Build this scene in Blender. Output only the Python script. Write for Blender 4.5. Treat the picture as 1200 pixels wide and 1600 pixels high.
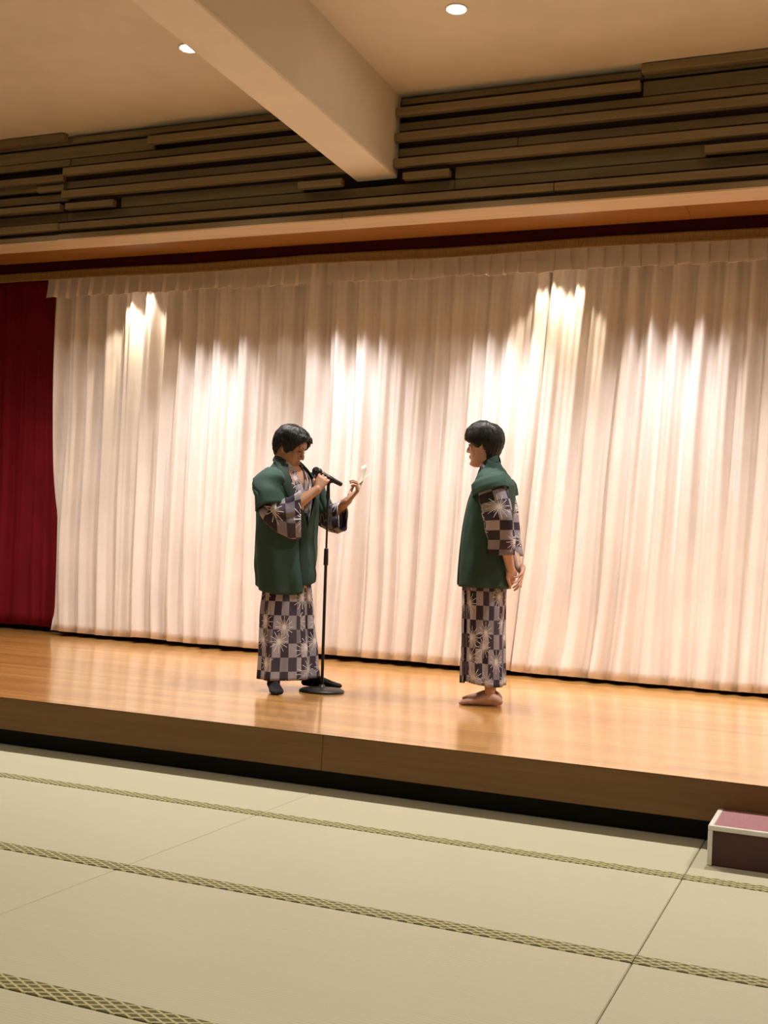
import bpy, bmesh, math, random
from mathutils import Vector, Matrix, noise

# ------------------------------------------------------------------ reset
for o in list(bpy.data.objects):
    bpy.data.objects.remove(o, do_unlink=True)
scene = bpy.context.scene
COL = scene.collection
rnd = random.Random(7)

# ------------------------------------------------------------------ camera (solved from the two horizontal vanishing points)
CAM_H = 1.10
VX, VY, PC = Vector((-3680, 659)), Vector((1342, 908)), Vector((600, 800))
FPX = math.sqrt(-((VX - PC).dot(VY - PC)))
def cray(v): return Vector(((v.x - PC.x) / FPX, -(v.y - PC.y) / FPX, -1.0))
ax = (-cray(VX)).normalized(); ay = cray(VY).normalized(); az_ = ax.cross(ay)
rot = Matrix((ax, ay, az_))
camd = bpy.data.cameras.new('camera'); cam = bpy.data.objects.new('camera', camd)
COL.objects.link(cam)
cam.matrix_world = Matrix.Translation((0, 0, CAM_H)) @ rot.to_4x4()
camd.sensor_fit = 'VERTICAL'; camd.sensor_height = 36.0; camd.lens = FPX / 1600 * 36.0
camd.clip_start = 0.05; camd.clip_end = 100
scene.camera = cam

# ------------------------------------------------------------------ world, exposure
wd = bpy.data.worlds.new('world'); scene.world = wd; wd.use_nodes = True
wd.node_tree.nodes['Background'].inputs[0].default_value = (0.9, 0.8, 0.65, 1)
wd.node_tree.nodes['Background'].inputs[1].default_value = 0.0
vs = scene.view_settings
vs.view_transform = 'Standard'; vs.look = 'None'; vs.gamma = 1.0; vs.use_curve_mapping = False
vs.exposure = 0.88

# lamp strengths and colours (the lamps themselves are built with their fixtures below)
WARM = (1.0, 0.95, 0.86)
NEUT = (1.0, 0.97, 0.95)
P_STAGE = 262.0      # ceiling downlights over the stage
P_HALL = 60.0       # unseen ceiling downlights, added to light the tatami
P_WASH = 70.0        # curtain spots behind the border curtain
P_WASHW = 20.0       # warm curtain spots behind the frill

# ------------------------------------------------------------------ dimensions
CEIL = 4.47; YW = 7.60; ST = 0.259; LIP = 4.88; XL, XR = -9.2, 4.6; YB = -5.0
SOF = 3.535; YCUR = 8.43

# ------------------------------------------------------------------ helpers
def tag(o, label=None, cat=None, group=None, kind=None):
    if label: o['label'] = label
    if cat: o['category'] = cat
    if group: o['group'] = group
    if kind: o['kind'] = kind
    return o

def link(name, me, mat=None, parent=None, smooth=False):
    o = bpy.data.objects.new(name, me); COL.objects.link(o)
    if mat is not None and not me.materials: me.materials.append(mat)
    if parent is not None: o.parent = parent
    if smooth:
        for p in me.polygons: p.use_smooth = True
    return o

def empty(name, loc=(0, 0, 0), rz=0.0):
    o = bpy.data.objects.new(name, None); COL.objects.link(o)
    o.location = loc; o.rotation_euler = (0, 0, rz); o.empty_display_size = 0.1
    return o

def box_mesh(x0, x1, y0, y1, z0, z1, bev=0.0, seg=2, name='box'):
    bm = bmesh.new(); bmesh.ops.create_cube(bm, size=1.0)
    for v in bm.verts:
        v.co = Vector(((x0 + x1) / 2 + v.co.x * (x1 - x0), (y0 + y1) / 2 + v.co.y * (y1 - y0), (z0 + z1) / 2 + v.co.z * (z1 - z0)))
    if bev > 0:
        bmesh.ops.bevel(bm, geom=list(bm.edges), offset=bev, segments=seg, affect='EDGES', profile=0.5)
    me = bpy.data.meshes.new(name); bm.to_mesh(me); bm.free()
    return me

def box(name, x0, x1, y0, y1, z0, z1, mat, parent=None, bev=0.0, seg=2):
    return link(name, box_mesh(x0, x1, y0, y1, z0, z1, bev, seg, name), mat, parent)

def pyd(name, verts, faces, mat=None, parent=None, smooth=True, uvs=None):
    me = bpy.data.meshes.new(name); me.from_pydata([tuple(v) for v in verts], [], faces); me.update()
    if uvs is not None:
        lay = me.uv_layers.new(name='UVMap')
        for lp in me.loops: lay.data[lp.index].uv = uvs[lp.vertex_index]
    return link(name, me, mat, parent, smooth)

def grid(fn, nu, nv):
    """fn(i/nu, j/nv) -> (point, uv); an open sheet"""
    V, U, F = [], [], []
    for j in range(nv + 1):
        for i in range(nu + 1):
            p, uv = fn(i / nu, j / nv); V.append(p); U.append(uv)
    for j in range(nv):
        for i in range(nu):
            a = j * (nu + 1) + i
            F.append((a, a + 1, a + nu + 2, a + nu + 1))
    return V, F, U

def lathe(profile, n=24):
    V, F = [], []
    for r, z in profile:
        for i in range(n):
            a = 2 * math.pi * i / n
            V.append((r * math.cos(a), r * math.sin(a), z))
    m = len(profile)
    for j in range(m - 1):
        for i in range(n):
            F.append((j * n + i, j * n + (i + 1) % n, (j + 1) * n + (i + 1) % n, (j + 1) * n + i))
    F.append(tuple(range(n - 1, -1, -1))); F.append(tuple((m - 1) * n + i for i in range(n)))
    return V, F

def frame_of(d, ref=(0, 0, 1)):
    d = Vector(d).normalized(); r = Vector(ref)
    if abs(d.dot(r.normalized())) > 0.95: r = Vector((1, 0, 0))
    s = d.cross(r).normalized(); u = s.cross(d)
    return d, s, u

def tube_data(pts, radii, n=14, ref=(0, 0, 1), cap=True):
    """tapered tube, radii: number or (side, up)"""
    pts = [Vector(p) for p in pts]; V, F = [], []
    m = len(pts)
    rings = []
    for k, p in enumerate(pts):
        d = (pts[min(k + 1, m - 1)] - pts[max(k - 1, 0)])
        d, s, u = frame_of(d, ref)
        r = radii[k]; ra, rb = (r if isinstance(r, (tuple, list)) else (r, r))
        rings.append((p, d, s, u, ra, rb))
    full = []
    if cap:
        p, d, s, u, ra, rb = rings[0]; q = min(ra, rb)
        full.append((p - d * q * 0.7, d, s, u, ra * 0.45, rb * 0.45)); full.append((p - d * q * 0.35, d, s, u, ra * 0.85, rb * 0.85))
    full += rings
    if cap:
        p, d, s, u, ra, rb = rings[-1]; q = min(ra, rb)
        full.append((p + d * q * 0.35, d, s, u, ra * 0.85, rb * 0.85)); full.append((p + d * q * 0.7, d, s, u, ra * 0.45, rb * 0.45))
    for p, d, s, u, ra, rb in full:
        for i in range(n):
            a = 2 * math.pi * i / n
            V.append(p + s * (ra * math.cos(a)) + u * (rb * math.sin(a)))
    for j in range(len(full) - 1):
        for i in range(n):
            F.append((j * n + i, j * n + (i + 1) % n, (j + 1) * n + (i + 1) % n, (j + 1) * n + i))
    F.append(tuple(range(n - 1, -1, -1))); F.append(tuple((len(full) - 1) * n + i for i in range(n)))
    return V, F

def interp(tab, x):
    """piecewise smooth interpolation through a sorted table [(x, a, b..)]"""
    if x <= tab[0][0]: return tab[0][1:]
    if x >= tab[-1][0]: return tab[-1][1:]
    for k in range(len(tab) - 1):
        if tab[k][0] <= x <= tab[k + 1][0]:
            t = (x - tab[k][0]) / (tab[k + 1][0] - tab[k][0]); t = t * t * (3 - 2 * t) * 0.6 + t * 0.4
            return tuple(a + (b - a) * t for a, b in zip(tab[k][1:], tab[k + 1][1:]))

# ------------------------------------------------------------------ materials
def new_mat(name):
    m = bpy.data.materials.new(name); m.use_nodes = True
    nt = m.node_tree; b = nt.nodes['Principled BSDF']
    return m, nt, b

def N(nt, typ, **kw):
    n = nt.nodes.new(typ)
    for k, v in kw.items():
        if k in n.inputs.keys() if isinstance(k, str) else False: n.inputs[k].default_value = v
        else: setattr(n, k, v)
    return n

def math_n(nt, op, a, b=None, c=None):
    n = nt.nodes.new('ShaderNodeMath'); n.operation = op
    for i, v in enumerate((a, b, c)):
        if v is None: continue
        if isinstance(v, (int, float)): n.inputs[i].default_value = v
        else: nt.links.new(v, n.inputs[i])
    return n.outputs[0]

def mix_n(nt, fac, a, b, blend='MIX'):
    n = nt.nodes.new('ShaderNodeMix'); n.data_type = 'RGBA'; n.blend_type = blend
    if isinstance(fac, (int, float)): n.inputs[0].default_value = fac
    else: nt.links.new(fac, n.inputs[0])
    for i, v in ((6, a), (7, b)):
        if isinstance(v, tuple): n.inputs[i].default_value = v if len(v) == 4 else v + (1,)
        else: nt.links.new(v, n.inputs[i])
    return n.outputs[2]

def coords(nt, scale=(1, 1, 1), which='Object', loc=(0, 0, 0)):
    tc = nt.nodes.new('ShaderNodeTexCoord'); mp = nt.nodes.new('ShaderNodeMapping')
    mp.inputs['Scale'].default_value = scale; mp.inputs['Location'].default_value = loc
    nt.links.new(tc.outputs[which], mp.inputs['Vector'])
    return mp.outputs[0]

def noise_n(nt, vec, scale, detail=3, rough=0.5, lo=0.35, hi=0.65):
    n = nt.nodes.new('ShaderNodeTexNoise'); n.inputs['Scale'].default_value = scale
    n.inputs['Detail'].default_value = detail; n.inputs['Roughness'].default_value = rough
    nt.links.new(vec, n.inputs['Vector'])
    r = nt.nodes.new('ShaderNodeMapRange'); r.inputs[1].default_value = lo; r.inputs[2].default_value = hi
    nt.links.new(n.outputs[0], r.inputs[0])
    return r.outputs[0]

def bump(nt, b, h, strength=0.3, dist=0.01):
    n = nt.nodes.new('ShaderNodeBump'); n.inputs['Strength'].default_value = strength; n.inputs['Distance'].default_value = dist
    nt.links.new(h, n.inputs['Height']); nt.links.new(n.outputs[0], b.inputs['Normal'])

def c4(c): return (c[0], c[1], c[2], 1.0)

def plain(name, col, rough=0.6, metal=0.0, var=0.12, nscale=6.0, spec=0.5, stretch=(1, 1, 1), bmp=0.0, sheen=0.0, which='Object'):
    m, nt, b = new_mat(name)
    v = coords(nt, stretch, which)
    f = noise_n(nt, v, nscale)
    dark = tuple(c * (1 - var) for c in col); lite = tuple(min(1, c * (1 + var)) for c in col)
    nt.links.new(mix_n(nt, f, c4(dark), c4(lite)), b.inputs['Base Color'])
    b.inputs['Roughness'].default_value = rough; b.inputs['Metallic'].default_value = metal
    b.inputs['Specular IOR Level'].default_value = spec
    if sheen:
        b.inputs['Sheen Weight'].default_value = sheen; b.inputs['Sheen Roughness'].default_value = 0.5
    if bmp: bump(nt, b, f, bmp, 0.004)
    return m

def wood(name, c0, c1, rough=0.45, stretch=(0.7, 14, 14), scale=3.0, spec=0.4, planks=None, coat=0.0, per_obj=0.0, streak=0.35):
    m, nt, b = new_mat(name)
    v = coords(nt, stretch)
    f1 = noise_n(nt, v, scale, 5, 0.6, 0.3, 0.7)
    v2 = coords(nt, (stretch[0] * 0.5, stretch[1] * 4, stretch[2] * 4))
    f2 = noise_n(nt, v2, scale, 4, 0.6, 0.35, 0.65)
    col = mix_n(nt, f1, c4(c0), c4(c1))
    col = mix_n(nt, math_n(nt, 'MULTIPLY', f2, streak), col, c4(tuple(c * 0.72 for c in c0)))
    if planks:
        w, L = planks
        tc = nt.nodes.new('ShaderNodeTexCoord'); sp = nt.nodes.new('ShaderNodeSeparateXYZ'); nt.links.new(tc.outputs['Object'], sp.inputs[0])
        row = math_n(nt, 'FLOOR', math_n(nt, 'DIVIDE', sp.outputs[1], w))
        wn = nt.nodes.new('ShaderNodeTexWhiteNoise'); wn.noise_dimensions = '1D'; nt.links.new(row, wn.inputs['W'])
        xs = math_n(nt, 'FLOOR', math_n(nt, 'ADD', math_n(nt, 'DIVIDE', sp.outputs[0], L), math_n(nt, 'MULTIPLY', wn.outputs[0], 7.0)))
        cb = nt.nodes.new('ShaderNodeCombineXYZ'); nt.links.new(row, cb.inputs[0]); nt.links.new(xs, cb.inputs[1])
        wn2 = nt.nodes.new('ShaderNodeTexWhiteNoise'); wn2.noise_dimensions = '2D'; nt.links.new(cb.outputs[0], wn2.inputs['Vector'])
        col = mix_n(nt, math_n(nt, 'MULTIPLY', wn2.outputs[0], 0.62), col, c4(tuple(c * 0.62 for c in c0)))
        fr = math_n(nt, 'FRACT', math_n(nt, 'DIVIDE', sp.outputs[1], w))
        seam = math_n(nt, 'LESS_THAN', fr, 0.035)
        col = mix_n(nt, math_n(nt, 'MULTIPLY', seam, 0.5), col, c4(tuple(c * 0.35 for c in c0)))
    if per_obj:
        oi = nt.nodes.new('ShaderNodeObjectInfo')
        col = mix_n(nt, math_n(nt, 'MULTIPLY', oi.outputs['Random'], per_obj), col, c4(tuple(c * 0.55 for c in c0)))
    nt.links.new(col, b.inputs['Base Color'])
    b.inputs['Roughness'].default_value = rough; b.inputs['Specular IOR Level'].default_value = spec
    if coat:
        b.inputs['Coat Weight'].default_value = coat; b.inputs['Coat Roughness'].default_value = 0.13
    bump(nt, b, f2, 0.06, 0.002)
    return m

def cloth(name, col, rough=0.85, var=0.06, sheen=0.0, weave=900, trans=0.0):
    m, nt, b = new_mat(name)
    v = coords(nt, (1, 1, 1))
    f = noise_n(nt, v, 2.5, 3)
    v2 = coords(nt, (weave, weave, weave * 0.08))
    f2 = noise_n(nt, v2, 0.25, 2)
    dark = tuple(c * (1 - var) for c in col); lite = tuple(min(1, c * (1 + var)) for c in col)
    cc = mix_n(nt, f, c4(dark), c4(lite))
    cc = mix_n(nt, math_n(nt, 'MULTIPLY', f2, 0.15), cc, c4(tuple(c * 0.8 for c in col)))
    nt.links.new(cc, b.inputs['Base Color'])
    b.inputs['Roughness'].default_value = rough; b.inputs['Specular IOR Level'].default_value = 0.2
    if sheen:
        b.inputs['Sheen Weight'].default_value = sheen; b.inputs['Sheen Roughness'].default_value = 0.4
        b.inputs['Sheen Tint'].default_value = c4(tuple(min(1, c * 3) for c in col))
    bump(nt, b, f2, 0.12, 0.001)
    return m

def yukata_mat(name):
    m, nt, b = new_mat(name)
    uv = nt.nodes.new('ShaderNodeUVMap'); uv.uv_map = 'UVMap'
    sp = nt.nodes.new('ShaderNodeSeparateXYZ'); nt.links.new(uv.outputs[0], sp.inputs[0])
    u, v = sp.outputs[0], sp.outputs[1]
    cu = math_n(nt, 'FLOOR', math_n(nt, 'DIVIDE', u, 0.056)); cv = math_n(nt, 'FLOOR', math_n(nt, 'DIVIDE', v, 0.084))
    chk = math_n(nt, 'FLOORED_MODULO', math_n(nt, 'ADD', cu, cv), 2.0)
    cb = nt.nodes.new('ShaderNodeCombineXYZ'); nt.links.new(cu, cb.inputs[0]); nt.links.new(cv, cb.inputs[1])
    wn = nt.nodes.new('ShaderNodeTexWhiteNoise'); wn.noise_dimensions = '2D'; nt.links.new(cb.outputs[0], wn.inputs['Vector'])
    mid = mix_n(nt, wn.outputs[0], (0.20, 0.18, 0.225, 1), (0.40, 0.365, 0.42, 1))
    drk = mix_n(nt, wn.outputs[0], (0.030, 0.024, 0.045, 1), (0.075, 0.06, 0.085, 1))
    base = mix_n(nt, chk, drk, mid)
    vo = nt.nodes.new('ShaderNodeTexVoronoi'); vo.voronoi_dimensions = '2D'; vo.inputs['Scale'].default_value = 1 / 0.150; vo.inputs['Randomness'].default_value = 0.75
    nt.links.new(uv.outputs[0], vo.inputs['Vector'])
    sb = nt.nodes.new('ShaderNodeVectorMath'); sb.operation = 'SUBTRACT'
    nt.links.new(uv.outputs[0], sb.inputs[0]); nt.links.new(vo.outputs['Position'], sb.inputs[1])
    s2 = nt.nodes.new('ShaderNodeSeparateXYZ'); nt.links.new(sb.outputs[0], s2.inputs[0])
    r = math_n(nt, 'SQRT', math_n(nt, 'ADD', math_n(nt, 'MULTIPLY', s2.outputs[0], s2.outputs[0]), math_n(nt, 'MULTIPLY', s2.outputs[1], s2.outputs[1])))
    th = math_n(nt, 'ARCTAN2', s2.outputs[1], s2.outputs[0])
    d = math_n(nt, 'DIVIDE', math_n(nt, 'MULTIPLY', r, math_n(nt, 'ABSOLUTE', math_n(nt, 'SINE', math_n(nt, 'MULTIPLY', th, 6.0)))), 6.0)
    ray = math_n(nt, 'LESS_THAN', d, 0.0018)
    # hexagon outline round the star
    hexr = math_n(nt, 'MULTIPLY', r, math_n(nt, 'ADD', 1.0, math_n(nt, 'MULTIPLY', math_n(nt, 'ABSOLUTE', math_n(nt, 'SINE', math_n(nt, 'MULTIPLY', th, 3.0))), 0.12)))
    ring = math_n(nt, 'LESS_THAN', math_n(nt, 'ABSOLUTE', math_n(nt, 'SUBTRACT', hexr, 0.054)), 0.0014)
    inr = math_n(nt, 'LESS_THAN', r, 0.066)
    star = math_n(nt, 'MAXIMUM', math_n(nt, 'MULTIPLY', ray, inr), math_n(nt, 'MULTIPLY', math_n(nt, 'LESS_THAN', math_n(nt, 'DIVIDE', math_n(nt, 'MULTIPLY', r, math_n(nt, 'ABSOLUTE', math_n(nt, 'COSINE', math_n(nt, 'MULTIPLY', th, 6.0)))), 6.0), 0.0009), math_n(nt, 'LESS_THAN', r, 0.042)))
    keep = math_n(nt, 'GREATER_THAN', nt.nodes.new('ShaderNodeSeparateColor').outputs[0], -1.0)
    sc = nt.nodes.new('ShaderNodeSeparateColor'); nt.links.new(vo.outputs['Color'], sc.inputs[0])
    keep = math_n(nt, 'GREATER_THAN', sc.outputs[0], 0.12)
    col = mix_n(nt, math_n(nt, 'MULTIPLY', star, keep), base, (0.70, 0.65, 0.66, 1))
    nt.links.new(col, b.inputs['Base Color'])
    b.inputs['Roughness'].default_value = 0.85; b.inputs['Specular IOR Level'].default_value = 0.2
    return m

def tatami_mat_m():
    m, nt, b = new_mat('tatami_rush')
    tc = nt.nodes.new('ShaderNodeTexCoord'); geo = nt.nodes.new('ShaderNodeNewGeometry')
    sp = nt.nodes.new('ShaderNodeSeparateXYZ'); nt.links.new(geo.outputs['Position'], sp.inputs[0])
    rib = math_n(nt, 'SINE', math_n(nt, 'MULTIPLY', sp.outputs[1], 2 * math.pi / 0.0125))
    rib01 = math_n(nt, 'MULTIPLY_ADD', rib, 0.5, 0.5)
    vm = nt.nodes.new('ShaderNodeMapping'); vm.inputs['Scale'].default_value = (1.2, 60, 1); nt.links.new(geo.outputs['Position'], vm.inputs['Vector'])
    st = noise_n(nt, vm.outputs[0], 1.5, 4, 0.6, 0.3, 0.7)
    vb = nt.nodes.new('ShaderNodeMapping'); nt.links.new(geo.outputs['Position'], vb.inputs['Vector'])
    big = noise_n(nt, vb.outputs[0], 0.9, 2, 0.5, 0.3, 0.7)
    oi = nt.nodes.new('ShaderNodeObjectInfo')
    col = mix_n(nt, big, (0.50, 0.47, 0.335, 1), (0.53, 0.47, 0.345, 1))
    col = mix_n(nt, math_n(nt, 'MULTIPLY', st, 0.35), col, (0.43, 0.39, 0.275, 1))
    col = mix_n(nt, math_n(nt, 'MULTIPLY', rib01, 0.30), col, (0.36, 0.335, 0.23, 1))
    col = mix_n(nt, math_n(nt, 'MULTIPLY', oi.outputs['Random'], 0.15), col, (0.45, 0.45, 0.31, 1))
    nt.links.new(col, b.inputs['Base Color'])
    b.inputs['Roughness'].default_value = 0.5; b.inputs['Specular IOR Level'].default_value = 0.45
    bump(nt, b, rib01, 0.25, 0.0015)
    return m

def heri_m():
    m, nt, b = new_mat('heri_brocade')
    geo = nt.nodes.new('ShaderNodeNewGeometry'); sp = nt.nodes.new('ShaderNodeSeparateXYZ'); nt.links.new(geo.outputs['Position'], sp.inputs[0])
    a = math_n(nt, 'DIVIDE', sp.outputs[0], 0.052); c = math_n(nt, 'DIVIDE', sp.outputs[1], 0.027)
    def ln(s):
        q = math_n(nt, 'FRACT', math_n(nt, 'ADD', a, math_n(nt, 'MULTIPLY', c, s)))
        return math_n(nt, 'LESS_THAN', math_n(nt, 'ABSOLUTE', math_n(nt, 'SUBTRACT', q, 0.5)), 0.13)
    l = math_n(nt, 'MAXIMUM', ln(1.0), ln(-1.0))
    col = mix_n(nt, l, (0.115, 0.095, 0.035, 1), (0.46, 0.41, 0.20, 1))
    nt.links.new(col, b.inputs['Base Color']); b.inputs['Roughness'].default_value = 0.6; b.inputs['Specular IOR Level'].default_value = 0.3
    return m

def emit(name, col, s):
    m, nt, b = new_mat(name)
    b.inputs['Base Color'].default_value = (0.9, 0.9, 0.85, 1); b.inputs['Emission Color'].default_value = c4(col); b.inputs['Emission Strength'].default_value = s
    v = coords(nt); f = noise_n(nt, v, 40.0)
    nt.links.new(mix_n(nt, math_n(nt, 'MULTIPLY', f, 0.05), c4(col), (1, 1, 1, 1)), b.inputs['Emission Color'])
    return m

M = dict(
    ceil=plain('ceiling_plaster', (0.66, 0.59, 0.475), 0.9, var=0.03, nscale=3, spec=0.2, bmp=0.05),
    beam=plain('beam_plaster', (0.72, 0.65, 0.54), 0.85, var=0.03, nscale=3, spec=0.2),
    wall=plain('wall_plaster', (0.26, 0.21, 0.15), 0.9, var=0.04, nscale=2, spec=0.2),
    back=plain('stage_back_paint', (0.10, 0.07, 0.06), 0.9, var=0.1, nscale=2, spec=0.1),
    slat=wood('slat_wood', (0.225, 0.168, 0.090), (0.295, 0.222, 0.122), 0.75, (0.6, 9, 9), per_obj=0.30, spec=0.15),
    slatlite=wood('slat_pale_wood', (0.58, 0.44, 0.29), (0.66, 0.50, 0.335), 0.6, (0.6, 9, 9)),
    board=plain('slat_backing', (0.020, 0.009, 0.008), 0.8, var=0.1),  # near black, painting in the shade under and between the slats
    soffit=wood('soffit_wood', (0.25, 0.102, 0.018), (0.33, 0.145, 0.030), 0.4, (0.7, 6, 6)),
    stage=wood('stage_floor_wood', (0.54, 0.245, 0.060), (0.78, 0.42, 0.128), 0.30, (0.22, 6, 6), planks=(0.090, 1.8), spec=0.6, coat=0.8, streak=0.7),
    fascia=wood('fascia_wood', (0.17, 0.088, 0.028), (0.215, 0.115, 0.038), 0.5, (0.6, 7, 7)),
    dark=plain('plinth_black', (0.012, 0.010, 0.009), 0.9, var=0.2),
    tatami=tatami_mat_m(), heri=heri_m(),
    under=plain('floor_board', (0.08, 0.065, 0.045), 0.9),
    cream=cloth('cream_curtain_cloth', (0.81, 0.73, 0.695), 0.9, 0.04),
    pelmet=cloth('cream_frill_cloth', (0.84, 0.72, 0.63), 0.9, 0.05),
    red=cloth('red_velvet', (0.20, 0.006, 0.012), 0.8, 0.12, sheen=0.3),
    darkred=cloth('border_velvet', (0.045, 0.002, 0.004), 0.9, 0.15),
    gold=plain('gold_fringe', (0.25, 0.145, 0.04), 0.6, var=0.25, nscale=60, stretch=(4, 1, 0.3)),
    skin1=plain('skin_tan', (0.46, 0.245, 0.155), 0.5, var=0.07, nscale=18, spec=0.4),
    skin2=plain('skin_light', (0.62, 0.36, 0.27), 0.5, var=0.07, nscale=18, spec=0.4),
    hair=plain('black_hair', (0.010, 0.010, 0.012), 0.48, var=0.5, nscale=90, stretch=(1, 1, 0.25), spec=0.3, bmp=0.4),
    eye=plain('eye_dark', (0.02, 0.014, 0.012), 0.3),
    lip=plain('lip_rose', (0.36, 0.13, 0.10), 0.5),
    haori=cloth('green_haori_cloth', (0.036, 0.074, 0.064), 0.8, 0.10),
    collar=cloth('dark_collar_cloth', (0.026, 0.046, 0.040), 0.8, 0.10),
    yukata=yukata_mat('yukata_print'),
    sock=cloth('black_sock_knit', (0.016, 0.015, 0.017), 0.9, 0.15),
    paper=plain('white_paper', (0.85, 0.80, 0.72), 0.8, var=0.03),
    black=plain('black_metal', (0.018, 0.016, 0.016), 0.4, 0.3, var=0.2),
    grille=plain('mic_grille', (0.03, 0.03, 0.03), 0.45, 0.6, var=0.6, nscale=400, bmp=0.6),
    alu=plain('aluminium_trim', (0.78, 0.76, 0.72), 0.4, 0.35, var=0.06),
    maroon=plain('maroon_carpet', (0.33, 0.165, 0.172), 0.95, var=0.18, nscale=180, bmp=0.3, spec=0.1),
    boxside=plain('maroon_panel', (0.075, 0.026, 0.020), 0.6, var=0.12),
    white=plain('white_enamel', (0.8, 0.77, 0.7), 0.4, var=0.02),
    lens=emit('lamp_lens', (1.0, 0.86, 0.66), 30.0),
)

# ------------------------------------------------------------------ room shell
fl = box('floor', XL, XR, YB, 5.2, -0.12, -0.03, M['under']); tag(fl, 'tatami matted hall floor', kind='structure')
c = box('ceiling', XL, XR, YB, 8.9, CEIL, CEIL + 0.12, M['ceil']); tag(c, 'cream plaster ceiling of the hall', kind='structure')
for nm, a in (('wall_left', (XL - 0.1, XL, YB, 8.9, 0, CEIL)), ('wall_right', (XR, XR + 0.1, YB, 8.9, 0, CEIL)), ('wall_rear', (XL, XR, YB - 0.1, YB, 0, CEIL))):
    tag(box(nm, *a, M['wall']), 'plain plaster wall of the hall', kind='structure')
tag(box('wall_stage', XL, XR, 8.8, 8.9, 0, CEIL, M['back']), 'dark wall behind the stage curtain', kind='structure')
# ceiling beams (the middle one is in view)
for k, xc in enumerate((-7.37, -3.365, 0.64)):
    bme = box('trim_%d' % (k + 1), xc - 0.165, xc + 0.165, YB, YW + 0.02, 3.87, CEIL + 0.02, M['beam'], bev=0.018, seg=2)
    tag(bme, 'cream plastered ceiling beam running to the slatted header', kind='structure')

# ------------------------------------------------------------------ tatami
def mat_piece(x0, x1, y0, y1, parent):
    g = 0.0012
    o = box('tatami_mat', x0 + g, x1 - g, y0 + g * 0.5, y1 - 0.002, -0.03, 0.0, M['tatami'], parent, bev=0.003, seg=1)
    b_ = box('border_cloth', x0 + g, x1 - g, y0 + g * 0.5, y0 + 0.071, -0.004, 0.0018, M['heri'], o, bev=0.0012, seg=1)
    return o
yl = [4.96, 4.2705, 3.2915, 2.2945, 1.31, 0.32, -0.67, -1.66, -2.65, -3.64, -4.63, YB]
xl = [-0.554 + 1.738 * k for k in range(-5, 4)]
xs = [XL] + [x for x in xl if XL + 0.2 < x < XR - 0.2] + [XR]
for j in range(len(yl) - 1):
    for i in range(len(xs) - 1):
        mat_piece(xs[i], xs[i + 1], yl[j + 1], yl[j], fl)

# ------------------------------------------------------------------ stage
stg = empty('stage_platform', (0, 0, 0))
tag(stg, 'low varnished wooden stage with thick front edge above a dark recess', 'stage')
box('stage_floor', XL + 0.01, XR - 0.01, LIP + 0.03, 8.79, ST - 0.10, ST, M['stage'], stg)
for k in range(6):
    x0 = XL + 0.01 + k * 2.3
    x1 = min(x0 + 2.299, XR - 0.01)
    box('front_board', x0, x1, LIP, LIP + 0.0299, ST - 0.168, ST, M['fascia'], stg, bev=0.003, seg=1)
box('stage_nosing', XL + 0.01, XR - 0.01, LIP - 0.0015, LIP + 0.03, ST - 0.0002, ST + 0.0012, M['stage'], stg)
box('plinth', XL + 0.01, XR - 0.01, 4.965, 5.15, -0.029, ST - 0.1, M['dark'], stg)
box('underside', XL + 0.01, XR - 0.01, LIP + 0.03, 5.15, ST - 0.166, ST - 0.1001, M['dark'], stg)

# ------------------------------------------------------------------ slatted header wall
hd = box('wall_header', XL, XR, YW + 0.07, 7.97, SOF + 0.02, CEIL, M['board']); tag(hd, 'dark backing of the slatted wooden header over the stage', kind='structure')
BL, BR = -3.365 - 0.166, -3.365 + 0.166
PR = 0.10
# flush slats: top z, bottom z, cuts or segments; dark gaps stay open between them
flush = [
    (4.463, 4.405, [(XL, -5.33), (-5.33, BL), (BR, -1.44), (-1.44, XR)]),
    (4.384, 4.284, [(XL, -5.33), (-1.44, XR)]),
    (4.276, 4.219, [(XL, -6.15), (-6.147, BL), (BR, -0.4), (-0.398, XR)]),
    (4.088, 4.027, [(XL, -6.43), (-6.428, BL), (BR, -2.3), (-2.298, XR)]),
    (3.990, 3.925, [(XL, -6.15)]),
    (3.916, 3.830, [(-5.62, -3.965), (-2.755, -1.012)]),
    (3.822, 3.752, [(XL, -6.15), (-6.148, -2.755), (-2.753, 0.3), (0.302, XR)]),
    (3.650, 3.620, [(XL, -4.6), (-4.598, -1.9), (-1.898, XR)]),
]
for zt, zb, segs in flush:
    for x0, x1 in segs:
        box('flush_board', x0 + 0.0015, x1 - 0.0015, YW + 0.004 * rnd.random(), YW + 0.030, zb, zt, M['slat'], hd, bev=0.003, seg=1)
# battens standing out from them: top z, bottom z, (x0, x1, how far out)
rows = [
    (4.463, 4.405, [(XL, -6.15, PR), (-1.44, XR, PR)]),
    (4.440, 4.396, [(-6.11, BL, 0.035), (BR + 0.02, -1.445, 0.035)]),
    (4.354, 4.296, [(-5.33, BL, PR), (BR, -1.44, PR)]),
    (4.128, 4.072, [(XL, -6.155, PR * 0.7)]),
    (4.168, 4.111, [(-6.147, BL, PR), (BR, XR, PR)]),
    (4.045, 3.995, [(-6.43, -6.155, PR * 0.6)]),
    (3.979, 3.921, [(-6.147, BL, PR), (BR, XR, PR)]),
    (3.874, 3.824, [(XL, -6.15, PR), (-6.11, -5.63, PR * 0.9), (-3.965, -3.60, PR), (-3.12, -2.762, PR), (-1.012, XR, PR)]),
    (3.708, 3.654, [(XL, -6.147, PR * 1.15), (-6.145, -2.0, PR), (-1.998, XR, PR)]),
]
for zt, zb, segs in rows:
    for x0, x1, p in segs:
        box('slat', x0 + 0.0015, x1 - 0.0015, YW - p, YW - p * 0.40, zb, zt, M['slat'], hd, bev=0.004, seg=1)
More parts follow.
